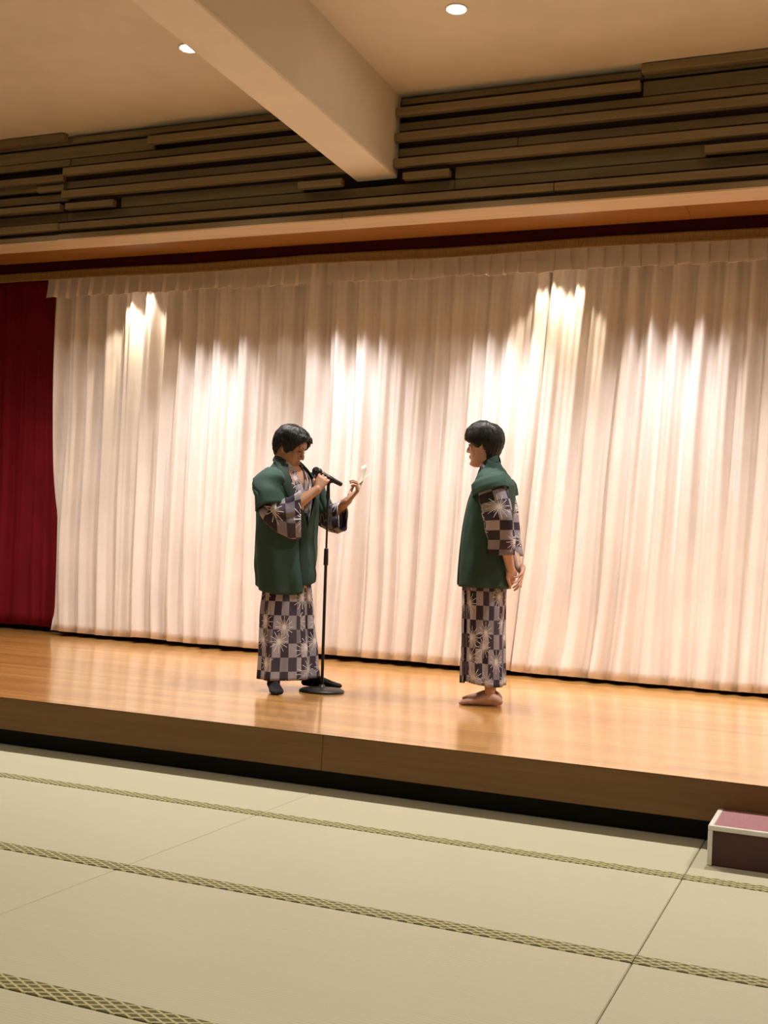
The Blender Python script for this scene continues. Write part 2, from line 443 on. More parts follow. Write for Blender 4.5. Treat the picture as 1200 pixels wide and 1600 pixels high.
# lowest, pale boards and the orange soffit behind them
for x0, x1, dy in ((XL, -6.15, 0.015), (-6.15, -3.58, 0.0), (-3.58, 0.2, 0.0), (0.2, XR, 0.0)):
    box('lower_board', x0 + 0.001, x1 - 0.001, YW - 0.10 + dy, YW + 0.059, 3.572, 3.616, M['slat'], hd, bev=0.003, seg=1)
    cs = [(YW - 0.098 + dy, 3.5715), (YW - 0.094 + dy, 3.562), (YW + 0.024, SOF), (YW + 0.06, SOF), (YW + 0.06, 3.5715)]
    V = [(x0 + 0.001, y, z) for y, z in cs] + [(x1 - 0.001, y, z) for y, z in cs]; n = len(cs)
    F = [tuple(range(n)), tuple(range(2 * n - 1, n - 1, -1))] + [(i, (i + 1) % n + 0, (i + 1) % n + n, i + n) for i in range(n)]
    F = [F[0], F[1]] + [(i, i + n, (i + 1) % n + n, (i + 1) % n) for i in range(n)]
    pyd('pale_chamfer', V, F, M['slatlite'], hd, smooth=False)
for x0, x1 in ((XL, -7.4), (-7.4, -5.2), (-5.2, -3.0), (-3.0, -1.14), (-1.14, 1.2), (1.2, XR)):
    box('soffit_board', x0 + 0.001, x1 - 0.001, YW + 0.062, 7.99, SOF + 0.004, SOF + 0.019, M['soffit'], hd, bev=0.001, seg=1)

# ------------------------------------------------------------------ border curtain (dark red velvet with gold band)
def nz(x, y=0.0, z=0.0): return noise.noise(Vector((x, y, z)))
bc = empty('border_curtain', (0, 8.03, SOF))
tag(bc, 'narrow dark red velvet border curtain with a gold band above the cream frill', 'border curtain')
bc.location = (0, 0, 0)
def wob(x): return 0.010 * nz(x * 0.9, 3.1) + 0.004 * nz(x * 3.1, 9.0)
def fn(u, v):
    x = XL + 0.05 + (XR - XL - 0.1) * u
    z = 3.60 + (3.452 + wob(x) - 3.60) * v
    return Vector((x, 8.010 + 0.006 * nz(x * 2.2, v), z)), (x, z)
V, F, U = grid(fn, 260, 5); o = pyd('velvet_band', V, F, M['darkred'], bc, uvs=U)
s = o.modifiers.new('solid', 'SOLIDIFY'); s.thickness = 0.006
def fn(u, v):
    x = XL + 0.05 + (XR - XL - 0.1) * u
    z = 3.456 + wob(x) + (3.378 + wob(x + 0.4) * 0.7 - 3.456) * v
    return Vector((x, 8.002 + 0.006 * nz(x * 2.2, v) + 0.004 * math.sin(v * 3.1), z)), (x, z)
V, F, U = grid(fn, 260, 5); o = pyd('gold_band', V, F, M['gold'], bc, uvs=U)
s = o.modifiers.new('solid', 'SOLIDIFY'); s.thickness = 0.008

# ------------------------------------------------------------------ cream curtains
def fold_phase(seed, x0, x1, wmin, wmax):
    """irregular folds: list of fold edges"""
    r = random.Random(seed); e = [x0]
    while e[-1] < x1: e.append(e[-1] + r.uniform(wmin, wmax))
    amp = [r.uniform(0.55, 1.0) for _ in e]
    return e, amp
def make_curtain(name, xa, xb, ztop, zbot, y, mat, seed, depth, wmin, wmax, lean, parent=None, nv=46, res=0.0105, hem=True, back=None):
    e, amp = fold_phase(seed, xa - 1.0, xb + 1.0, wmin, wmax)
    import bisect
    def prof(x):
        k = max(0, min(len(e) - 2, bisect.bisect_right(e, x) - 1))
        t = (x - e[k]) / (e[k + 1] - e[k]); t = min(max(t, 0), 1)
        a = math.sin(math.pi * max(0.0, t - 0.28) / 0.72) ** 0.75 if t > 0.28 else 0.0
        return a * amp[k]
    nu = int((xb - xa) / res)
    def fn(u, v):
        x = xa + (xb - xa) * u; z = ztop + (zbot - ztop) * v
        dz = ztop - z
        w = 0.10 * v * nz(x * 0.8 + seed, z * 0.35) + 0.035 * nz(x * 2.3, z * 0.7 + seed) * (0.3 + v)
        q = prof(x + w)
        fine = 0.5 + 0.5 * math.cos(2 * math.pi * (x + w * 0.6) / 0.062 + 3 * nz(x * 1.7, seed))
        a = depth * (0.75 + 0.55 * nz(x * 1.1 + 5, z * 0.5 + seed))
        d = a * q * (0.75 + 0.35 * v) + depth * 0.16 * fine * (1 - 0.6 * v)
        if hem:
            hz = zbot + 0.13
            d += 0.004 * math.exp(-((z - hz) / 0.012) ** 2)
        zz = z + (0.012 * nz(x * 2.0, seed) + 0.012 * (q - 0.5)) * (v ** 6)
        xx = x + lean(x) * dz
        if back is not None: d -= 0.13 * max(0.0, min(1.0, (x - back) / 0.12)) ** 2
        return Vector((xx, y - d, zz)), (x, z)
    V, F, U = grid(fn, nu, nv)
    o = pyd(name, V, F, mat, parent, uvs=U)
    return o
def lean(x):  # the cloth hangs a little fanned
    return 0.034 * max(-1.2, min(1.2, (-3.9 - x) / 2.7)) - 0.04 * math.exp(-((x + 2.2) / 0.7) ** 2)
XS = -2.20   # where the two halves meet
cu1 = make_curtain('stage_curtain', -6.80, XS + 0.10, 3.62, 0.300, YCUR, M['cream'], 11, 0.15, 0.13, 0.27, lean, back=XS - 0.03)
tag(cu1, 'long cream pleated stage curtain beside the red one, behind the man at the microphone', 'curtain', 'cream stage curtains')
cu2 = make_curtain('stage_curtain', XS + 0.004, 3.6, 3.62, 0.290, YCUR, M['cream'], 23, 0.15, 0.13, 0.27, lean)
tag(cu2, 'long cream pleated stage curtain hanging behind the barefoot man and out to the right', 'curtain', 'cream stage curtains')
for o in (cu1, cu2):
    s = o.modifiers.new('solid', 'SOLIDIFY'); s.thickness = 0.003

def make_frill(xa, xb, seed):
    r = random.Random(seed); V, F = [], []
    x = xa
    zt = 3.56
    while x < xb - 0.13:
        wdt = r.uniform(0.115, 0.135); zb = 3.268 + r.uniform(-0.006, 0.010); tl = r.uniform(-0.012, 0.012); sk = r.uniform(-0.012, 0.008)
        n = 6; b0 = len(V)
        rowsz = [zt, 3.46, 3.38, 3.32, zb]
        for j, z in enumerate(rowsz):
            for i in range(n + 1):
                t = i / n
                yy = 8.198 - 0.036 * (t ** 1.3) - 0.006 * math.sin(math.pi * t) - 0.02 * (j / 4) ** 2
                if i == n: yy += 0.040
                V.append((x + wdt * min(t * 1.06, 1.0) + sk * (j / 4), yy, z + (tl * (t - 0.5) if j == 4 else 0)))
        for j in range(4):
            for i in range(n):
                a = b0 + j * (n + 1) + i
                F.append((a, a + 1, a + n + 2, a + n + 1))
        if b0:  # join to the previous pleat
            for j in range(4):
                p = b0 - 5 * (n + 1) + j * (n + 1) + n
                F.append((p, b0 + j * (n + 1), b0 + (j + 1) * (n + 1), p + n + 1))
        x += wdt
    o = pyd('curtain_frill', V, F, M['pelmet'], None, smooth=False)
    s = o.modifiers.new('solid', 'SOLIDIFY'); s.thickness = 0.003
    return o
fr1 = make_frill(-6.79, -4.03, 3); tag(fr1, 'short cream pleated frill above the curtain, ending at the red curtain', 'curtain frill', 'cream curtain frills')
fr2 = make_frill(-4.02, 3.6, 5); tag(fr2, 'short cream box pleated frill above the curtain, running over both men to the right', 'curtain frill', 'cream curtain frills')

rc = make_curtain('leg_curtain', -8.9, -6.55, 3.60, 0.308, 8.66, M['red'], 31, 0.10, 0.12, 0.22, lambda x: 0.050, nv=30)
tag(rc, 'dark red velvet curtain at the left end of the stage', 'curtain')
s = rc.modifiers.new('solid', 'SOLIDIFY'); s.thickness = 0.004

# ------------------------------------------------------------------ ceiling downlights
lens_me = None
def downlight(x, y, power, label, group, col=WARM, spread=112):
    t = empty('downlight', (x, y, CEIL)); tag(t, label, 'downlight', group)
    V, F = lathe([(0.072, 0.0), (0.072, -0.006), (0.062, -0.008), (0.056, -0.002), (0.056, 0.0)], 28); pyd('trim_ring', V, F, M['white'], t)
    V, F = lathe([(0.054, -0.001), (0.054, -0.006), (0.03, -0.009), (0.004, -0.010)], 28); pyd('lens', V, F, M['lens'], t)
    ld = bpy.data.lights.new('downlight_lamp', 'SPOT'); ld.energy = power; ld.color = col
    ld.spot_size = math.radians(spread); ld.spot_blend = 1.0; ld.shadow_soft_size = 0.05
    lo = bpy.data.objects.new('lamp', ld); COL.objects.link(lo); lo.parent = t; lo.location = (0, 0, -0.07)
    return t
for x, lb in ((-6.29, 'round recessed ceiling downlight over the red curtain end of the stage'), (-4.285, 'round recessed ceiling downlight half hidden by the beam'),
              (-2.374, 'bright round recessed ceiling downlight right of the beam, at the top edge'), (-0.41, 'round recessed ceiling downlight over the right part of the stage'), (1.55, 'round recessed ceiling downlight over the far right of the stage')):
    downlight(x, 6.44, P_STAGE, lb, 'downlights over the stage')
for y in (2.0, -0.2, -2.4, -4.4):  # unseen rows, added for the light they give the hall
    for x in (-6.29, -4.33, -2.374, -0.41, 1.55):
        wy = {2.0: 'first', -0.2: 'second', -2.4: 'third', -4.4: 'fourth'}[y]; wx = {-6.29: 'first', -4.33: 'second', -2.374: 'third', -0.41: 'fourth', 1.55: 'fifth'}[x]
        downlight(x, y, P_HALL, 'unseen round ceiling downlight added to light the tatami, %s row from the stage, %s from the left' % (wy, wx), 'added downlights over the tatami', spread=104)

# curtain spots hidden behind the border curtain: small can with a lamp each
def can(x, y, z, power, col, size, aim, label, group, blend=0.5, rad=0.025):
    t = empty('curtain_spot', (x, y, z)); tag(t, label, 'spotlight', group)
    V, F = lathe([(0.03, 0.0), (0.035, 0.02), (0.035, 0.10), (0.012, 0.115)], 18); pyd('can', V, F, M['black'], t)
    V, F = lathe([(0.006, 0.12), (0.006, CEIL - z)], 8); pyd('drop_rod', V, F, M['black'], t)
    ld = bpy.data.lights.new('curtain_lamp', 'SPOT'); ld.energy = power; ld.color = col
    ld.spot_size = math.radians(size); ld.spot_blend = blend; ld.shadow_soft_size = rad
    lo = bpy.data.objects.new('lamp', ld); COL.objects.link(lo); lo.parent = t; lo.location = (0, 0, -0.03)
    lo.rotation_euler = (math.radians(aim), 0, 0)
ORD = ('first', 'second', 'third', 'fourth', 'fifth', 'sixth', 'seventh', 'eighth', 'ninth', 'tenth', 'eleventh', 'twelfth')
for k, x in enumerate([xc + dx for xc in (-5.03, -3.78, -2.52, -1.27, 0.0, 1.25) for dx in (-0.15, 0.15)]):
    can(x, 8.040, 3.44, P_WASH, NEUT, 62, 1.5, 'small spotlight hanging behind the border curtain, %s from the red curtain' % ORD[k], 'curtain spots', blend=1.0)
for k, x in enumerate([xc + dx for xc in (-5.86, -2.14, 1.4) for dx in (-0.08, 0.08)]):
    can(x, 8.235, 3.46, P_WASHW, (1.0, 0.86, 0.62), 64, 3.0, 'small warm spotlight hanging behind the cream frill, %s from the red curtain' % ORD[k], 'warm curtain spots', rad=0.015)

# ------------------------------------------------------------------ step box
sb = empty('step_box', (-0.05, 4.70, 0)); tag(sb, 'low maroon carpeted step with aluminium edges against the stage front', 'step')
def lb(name, x0, x1, y0, y1, z0, z1, m, par=sb, bev=0.0):
    return box(name, x0 + 0.05, x1 + 0.05, y0 - 4.70, y1 - 4.70, z0, z1, m, par, bev, 1)
X0, X1, Y0, Y1, ZT = -0.498, 0.40, 4.524, 4.872, 0.150
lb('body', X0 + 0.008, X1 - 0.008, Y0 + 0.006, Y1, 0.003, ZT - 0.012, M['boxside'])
lb('carpet_top', X0 + 0.018, X1 - 0.018, Y0 + 0.014, Y1, ZT - 0.012, ZT - 0.001, M['maroon'])
lb('edge_trim', X0, X1, Y0, Y0 + 0.016, ZT - 0.018, ZT + 0.001, M['alu'], bev=0.002)
lb('edge_trim', X0, X0 + 0.020, Y0 + 0.0165, Y1, ZT - 0.018, ZT + 0.001, M['alu'], bev=0.002)
lb('edge_trim', X1 - 0.020, X1, Y0 + 0.0165, Y1, ZT - 0.018, ZT + 0.001, M['alu'], bev=0.002)
lb('corner_trim', X0, X0 + 0.018, Y0, Y0 + 0.016, 0.001, ZT - 0.0185, M['alu'], bev=0.002)
lb('corner_trim', X1 - 0.018, X1, Y0, Y0 + 0.016, 0.001, ZT - 0.0185, M['alu'], bev=0.002)

# ================================================================== people
class Blob:
    """closed pieces that are fused into one continuous skin"""
    def __init__(self): self.V, self.F = [], []
    def add(self, V, F):
        b = len(self.V); self.V += [Vector(v) for v in V]; self.F += [tuple(i + b for i in f) for f in F]
    def tube(self, pts, radii, n=14, ref=(0, 0, 1)): self.add(*tube_data(pts, radii, n, ref))
    def ball(self, c, r, rotm=None, n=14):
        V, F = [], []; c = Vector(c); r = r if isinstance(r, tuple) else (r, r, r)
        for j in range(1, n):
            ph = math.pi * j / n
            for i in range(n):
                a = 2 * math.pi * i / n
                p = Vector((r[0] * math.sin(ph) * math.cos(a), r[1] * math.sin(ph) * math.sin(a), r[2] * math.cos(ph)))
                V.append(c + (rotm @ p if rotm else p))
        for j in range(n - 2):
            for i in range(n):
                F.append((j * n + i, (j + 1) * n + i, (j + 1) * n + (i + 1) % n, j * n + (i + 1) % n))
        F.append(tuple(range(n))); F.append(tuple((n - 2) * n + i for i in range(n - 1, -1, -1)))
        self.add(V, F)
    def fuse(self, name, mat, parent, voxel=0.004, smooth=5, fac=0.5):
        me = bpy.data.meshes.new(name + '_src'); me.from_pydata([tuple(v) for v in self.V], [], self.F)
        bm = bmesh.new(); bm.from_mesh(me); bmesh.ops.recalc_face_normals(bm, faces=bm.faces); bm.to_mesh(me); bm.free()
        tmp = bpy.data.objects.new('tmp', me); COL.objects.link(tmp)
        r = tmp.modifiers.new('r', 'REMESH'); r.mode = 'VOXEL'; r.voxel_size = voxel; r.use_smooth_shade = True
        if smooth:
            sm = tmp.modifiers.new('s', 'SMOOTH'); sm.factor = fac; sm.iterations = smooth
        bpy.context.view_layer.update()
        dg = bpy.context.evaluated_depsgraph_get()
        out = bpy.data.meshes.new_from_object(tmp.evaluated_get(dg)); out.name = name
        bpy.data.objects.remove(tmp, do_unlink=True); bpy.data.meshes.remove(me)
        out.materials.clear()
        return link(name, out, mat, parent, True)

# head slices: z, front x, back x, half width  (origin between the ears, x forward)
HEAD = [(-0.128, 0.062, 0.030, 0.016), (-0.120, 0.082, 0.010, 0.030), (-0.105, 0.089, -0.020, 0.043), (-0.085, 0.086, -0.050, 0.055), (-0.060, 0.089, -0.070, 0.062),
        (-0.035, 0.087, -0.084, 0.067), (-0.010, 0.086, -0.094, 0.071), (0.015, 0.086, -0.100, 0.074), (0.035, 0.093, -0.102, 0.076), (0.060, 0.090, -0.099, 0.075),
        (0.085, 0.076, -0.088, 0.068), (0.103, 0.052, -0.066, 0.053), (0.115, 0.022, -0.036, 0.030), (0.119, 0.0, -0.012, 0.010)]
def head_pt(z, a, grow=0.0):
    f, b, w = interp(HEAD, z)
    cx, rx = (f + b) / 2, (f - b) / 2 + grow; w += grow
    ca, sa = math.cos(a), math.sin(a); e = 2 / 2.3
    return Vector((cx + rx * math.copysign(abs(ca) ** e, ca), w * math.copysign(abs(sa) ** e, sa), z))
def add_head(bl, T, chub=1.0):
    n = 28; V, F = [], []
    for z, *_ in HEAD:
        for i in range(n): V.append(T @ head_pt(z, 2 * math.pi * i / n))
    m = len(HEAD)
    for j in range(m - 1):
        for i in range(n): F.append((j * n + i, j * n + (i + 1) % n, (j + 1) * n + (i + 1) % n, (j + 1) * n + i))
    F.append(tuple(range(n - 1, -1, -1))); F.append(tuple((m - 1) * n + i for i in range(n)))
    bl.add(V, F)
    up = (T.to_3x3() @ Vector((1, 0, 0)))
    bl.tube([T @ Vector(p) for p in ((0.084, 0, 0.022), (0.094, 0, 0.0), (0.103, 0, -0.018), (0.106, 0, -0.030))], [(0.008, 0.008), (0.009, 0.009), (0.012, 0.011), (0.014, 0.010)], 12, up)
    for s in (-1, 1):
        bl.ball(T @ Vector((0.092, s * 0.012, -0.033)), (0.010, 0.009, 0.007))                 # nostril wing
        bl.ball(T @ Vector((0.083, s * 0.030, 0.032)), (0.012, 0.024, 0.008), T.to_3x3())        # brow ridge
        bl.ball(T @ Vector((0.058, s * 0.040, -0.020)), (0.022, 0.022, 0.026), T.to_3x3())       # cheek bone
        er = T.to_3x3() @ Matrix.Rotation(s * 0.35, 3, 'Z')
        bl.ball(T @ Vector((-0.008, s * 0.080, -0.006)), (0.017, 0.006, 0.030), er)              # ear
        bl.ball(T @ Vector((-0.012, s * 0.083, 0.008)), (0.017, 0.006, 0.014), er)
        bl.ball(T @ Vector((0.000, s * 0.078, -0.030)), (0.008, 0.006, 0.010), er)
    bl.ball(T @ Vector((0.088, 0, -0.058)), (0.010, 0.022, 0.007), T.to_3x3())                  # upper lip
    bl.ball(T @ Vector((0.086, 0, -0.071)), (0.010, 0.019, 0.007), T.to_3x3())                  # lower lip
    bl.ball(T @ Vector((0.083, 0, -0.104)), (0.014, 0.020, 0.014), T.to_3x3())                  # chin
def face_parts(T, parent):
    for s in (-1, 1):
        b_ = Blob(); b_.tube([T @ Vector(p) for p in ((0.089, s * 0.018, 0.008), (0.088, s * 0.030, 0.009), (0.081, s * 0.043, 0.006))], [0.0025, 0.004, 0.0025], 8); 
        pyd('eye', b_.V, b_.F, M['eye'], parent)
        b_ = Blob(); b_.tube([T @ Vector(p) for p in ((0.094, s * 0.014, 0.030), (0.092, s * 0.030, 0.036), (0.082, s * 0.048, 0.030))], [(0.002, 0.0035), (0.0025, 0.0045), (0.002, 0.002)], 8); 
        pyd('eyebrow', b_.V, b_.F, M['hair'], parent)
    b_ = Blob(); b_.tube([T @ Vector(p) for p in ((0.089, -0.023, -0.065), (0.0965, 0, -0.0640), (0.089, 0.023, -0.065))], [0.002, 0.0032, 0.002], 8)
    pyd('lips', b_.V, b_.F, M['lip'], parent)
def add_hair(T, line, thick, parent, seed, name='hair'):
    """line: [(deg from front, lowest z)] symmetric; thick: function(z, a) -> thickness"""
    nu, nv = 72, 26
    def fn(u, v):
        a = 2 * math.pi * u; da = abs(((math.degrees(a) + 180) % 360) - 180)
        z0 = interp(line, da)[0] + 0.006 * nz(a * 3 + seed, 1.0) + 0.010 * nz(a * 15 + seed, 2.0)
        z = 0.1195 - (0.1195 - z0) * (v ** 0.85)
        th = thick(z, da)
        edge = min(1.0, (1 - v) * 7)
        th = th * (0.35 + 0.65 * edge) + 0.005 * nz(a * 7, z * 30 + seed) * edge + 0.0045 * nz(a * 24, z * 9 + seed)
        p = head_pt(z, a, th)
        if z > 0.06: p.z += th * min(1.0, (z - 0.06) / 0.05)
        return T @ p, (a, v)
    V, F, U = grid(fn, nu, nv)
    o = pyd(name, V, F, M['hair'], parent, uvs=U)
    sd = o.modifiers.new('solid', 'SOLIDIFY'); sd.thickness = 0.012; sd.offset = -1.0
    return o

def add_hand(bl, wrist, xdir, zdir, side, curls, thumb, spread=0.0, scale=1.0):
    """xdir wrist->knuckles, zdir back of hand; side=+1 right hand (thumb at +y), -1 left hand"""
    x = Vector(xdir).normalized(); z = Vector(zdir); z = (z - x * z.dot(x)).normalized(); y = z.cross(x)
    w0 = Vector(wrist)
    def P(a, b_, c_): return w0 + (x * a + y * (b_ * side) + z * c_) * scale
    bl.tube([P(-0.02, 0, 0), P(0.01, 0, 0), P(0.04, 0.002, 0.0), P(0.070, 0.001, 0.000), P(0.082, 0.0, -0.002)],
            [(0.026, 0.021), (0.028, 0.019), (0.038, 0.015), (0.041, 0.012), (0.037, 0.008)], 16, z)
    fr = []
    for (b0, a0, ln, cu, ang) in ((0.0325, 0.088, 0.076, curls[0], 0.06), (0.0108, 0.092, 0.084, curls[1], 0.01), (-0.0108, 0.090, 0.078, curls[2], -0.03), (-0.0320, 0.084, 0.062, curls[3], -0.08)):
        pts = [P(a0 - 0.012, b0, 0.0)]; cur = Vector((a0 - 0.012, b0, 0.0)); ang_t = 0.0
        for sl, cd in zip((0.5, 0.30, 0.24), cu):
            ang_t += math.radians(cd)
            d = Vector((math.cos(ang_t), (ang + spread * b0 * 20), -math.sin(ang_t))); d.normalize()
            cur = cur + d * (ln * sl + (0.012 if sl == 0.5 else 0)); pts.append(P(*cur))
        bl.tube(pts, [0.0090 * scale, 0.0083 * scale, 0.0075 * scale, 0.0062 * scale], 10, y)
        fr.append(pts)
    pts = [P(*p) for p in thumb]
    bl.tube(pts, [0.014 * scale, 0.0115 * scale, 0.0095 * scale, 0.0075 * scale], 10, z)
    return fr

def add_foot(bl, heel, toe, r=1.0, bare=True):
    heel = Vector(heel); toe = Vector(toe); d = (toe - heel); L = d.length; d.normalize(); s = Vector((-d.y, d.x, 0))
    up = Vector((0, 0, 1))
    secs = [(0.00, 0.022, 0.022, 0.028), (0.06, 0.030, 0.030, 0.034), (0.20, 0.032, 0.038, 0.042), (0.38, 0.034, 0.036, 0.038), (0.55, 0.040, 0.029, 0.030), (0.72, 0.045, 0.021, 0.022), (0.86, 0.042, 0.016, 0.017), (0.95, 0.034, 0.013, 0.014)]
    bl.tube([heel + d * (L * t) + up * zc for t, w, hgt, zc in secs], [(w * r, hgt * r) for t, w, hgt, zc in secs], 16, up)
    ank = heel + d * (0.19 * L)
    if bare:
        for k, (off, ln, rr) in enumerate(((0.030, 1.0, 0.0125), (0.012, 0.99, 0.0095), (-0.004, 0.96, 0.009), (-0.018, 0.92, 0.0085), (-0.031, 0.87, 0.008))):
            yield_s = off
            bl.tube([heel + d * (L * (ln - 0.16)) + s * yield_s + up * 0.016, heel + d * (L * (ln - 0.05)) + s * yield_s + up * 0.012, heel + d * (L * ln) + s * yield_s + up * 0.010], [rr, rr, rr * 0.8], 8)
    return ank

def sheet(name, rowtab, zs, mat, parent, a0, a1, nu, fold, thick=0.004, wrap=0.0, gap=None, sup=2.2, seed=0, smoothmod=True):
    """garment wall. rowtab: z, cx, cy, rx, ry. a0..a1 degrees measured from the front, going round by the left.
    gap(z): half angle in degrees left open at the front"""
    zt, zb = zs; nv = max(10, int(abs(zt - zb) / 0.018))
    def fn(u, v):
        z = zt + (zb - zt) * v
        cx, cy, rx, ry = interp(rowtab, z)
        g = gap(z) if gap else 0.0
        A0, A1 = a0 + g, a1 - g
        a = math.radians(A0 + (A1 - A0) * u)
        ca, sa = math.cos(a), math.sin(a); e = 2 / sup
        off = wrap * u + fold(a, z, u)
        px = cx + (rx + off) * math.copysign(abs(ca) ** e, ca); py = cy + (ry + off) * math.copysign(abs(sa) ** e, sa)
        return Vector((px, py, z)), (a * 0.19 + seed * 0.37, z + seed * 0.21)
    V, F, U = grid(fn, nu, nv)
    o = pyd(name, V, F, mat, parent, uvs=U)
    s_ = o.modifiers.new('solid', 'SOLIDIFY'); s_.thickness = thick; s_.offset = 1.0
    return o

def ribbon(name, pts, widths, nrm, mat, parent, thick=0.007, seed=0.0):
    """flat band following pts; widths along 'side' = dir x nrm"""
    pts = [Vector(p) for p in pts]; V, F, U = [], [], []; L = 0
    # resample smoothly
    for k, p in enumerate(pts):
        d = (pts[min(k + 1, len(pts) - 1)] - pts[max(k - 1, 0)]).normalized()
        n_ = Vector(nrm[k] if isinstance(nrm, list) else nrm).normalized(); s_ = d.cross(n_).normalized()
        w_ = widths[k] if isinstance(widths, list) else widths
        if k: L += (p - pts[k - 1]).length
        for i in range(4):
            t = i / 3 - 0.5
            V.append(p + s_ * (w_ * t) + n_ * (0.004 * (1 - (2 * t) ** 2))); U.append((t * w_ + seed, L + seed))
    for k in range(len(pts) - 1):
        for i in range(3):
            a = k * 4 + i; F.append((a, a + 1, a + 5, a + 4))
    o = pyd(name, V, F, mat, parent, uvs=U)
    s_ = o.modifiers.new('solid', 'SOLIDIFY'); s_.thickness = thick; s_.offset = 0
    sb_ = o.modifiers.new('sub', 'SUBSURF'); sb_.levels = 1; sb_.render_levels = 2
    return o

def sleeve(name, secs, mat, parent, n=26, thick=0.004, seed=0.0, wr=0.004, ref=(0, 0, 1)):
    """open tube; secs: (centre, dir, half depth, half height, drop) ring in plane perpendicular to dir, hanging to z"""
    V, F, U = [], [], []; L = 0; prev = None
    nsec = len(secs)
    # densify
    dense = []
    for k in range(nsec - 1):
        for q in range(5):
            t = q / 5; a, b_ = secs[k], secs[k + 1]
            dense.append(tuple((Vector(a[i]).lerp(Vector(b_[i]), t) if i < 2 else a[i] + (b_[i] - a[i]) * t) for i in range(4)))
    dense.append(tuple(Vector(secs[-1][i]) if i < 2 else secs[-1][i] for i in range(4)))
    for k, (c_, d, hd_, hh) in enumerate(dense):
        d, s_, u_ = frame_of(d, ref)
        if prev is not None: L += (c_ - prev).length
        prev = c_
        for i in range(n + 1):
            a = 2 * math.pi * i / n
            e = 2 / 2.4
            w_ = wr * nz(a * 1.5 + seed, L * 14, seed) + wr * 0.8 * math.sin(a * 5 + L * 22 + seed)
            ca, sa = math.cos(a), math.sin(a)
            V.append(c_ + s_ * ((hd_ + w_) * math.copysign(abs(ca) ** e, ca)) + u_ * ((hh + w_) * math.copysign(abs(sa) ** e, sa)))
            U.append((L + seed, (abs(((i + 3 * n / 4) % n) - n / 2) / n) * 2 * (hd_ + hh) * 1.5 + seed))
    for k in range(len(dense) - 1):
        for i in range(n):
            a = k * (n + 1) + i; F.append((a, a + 1, a + n + 2, a + n + 1))
    o = pyd(name, V, F, mat, parent, uvs=U)
    s2 = o.modifiers.new('solid', 'SOLIDIFY'); s2.thickness = thick; s2.offset = 0
    return o

def legs_torso(bl, hips, knees, ankles, shoulders, neck, chest_tab, girth=1.0):
    # trunk
    n = 24; V, F = [], []
    for z, cx, cy, rx, ry in chest_tab:
        for i in range(n):
            a = 2 * math.pi * i / n; V.append((cx + rx * math.cos(a), cy + ry * math.sin(a), z))
    m = len(chest_tab)
    for j in range(m - 1):
        for i in range(n): F.append((j * n + i, j * n + (i + 1) % n, (j + 1) * n + (i + 1) % n, (j + 1) * n + i))
    F.append(tuple(range(n - 1, -1, -1))); F.append(tuple((m - 1) * n + i for i in range(n)))
    bl.add(V, F)
    for hp, kn, an in zip(hips, knees, ankles):
        hp, kn, an = Vector(hp), Vector(kn), Vector(an)
        bl.tube([hp, hp.lerp(kn, 0.5), kn, kn.lerp(an, 0.30) + Vector((-0.012, 0, 0)), kn.lerp(an, 0.75), an], [q * girth for q in (0.085, 0.072, 0.052, 0.054, 0.041, 0.035)], 16)
    for sh in shoulders: bl.ball(Vector(sh) + Vector((0, 0, -0.03)), (0.052, 0.046, 0.05))

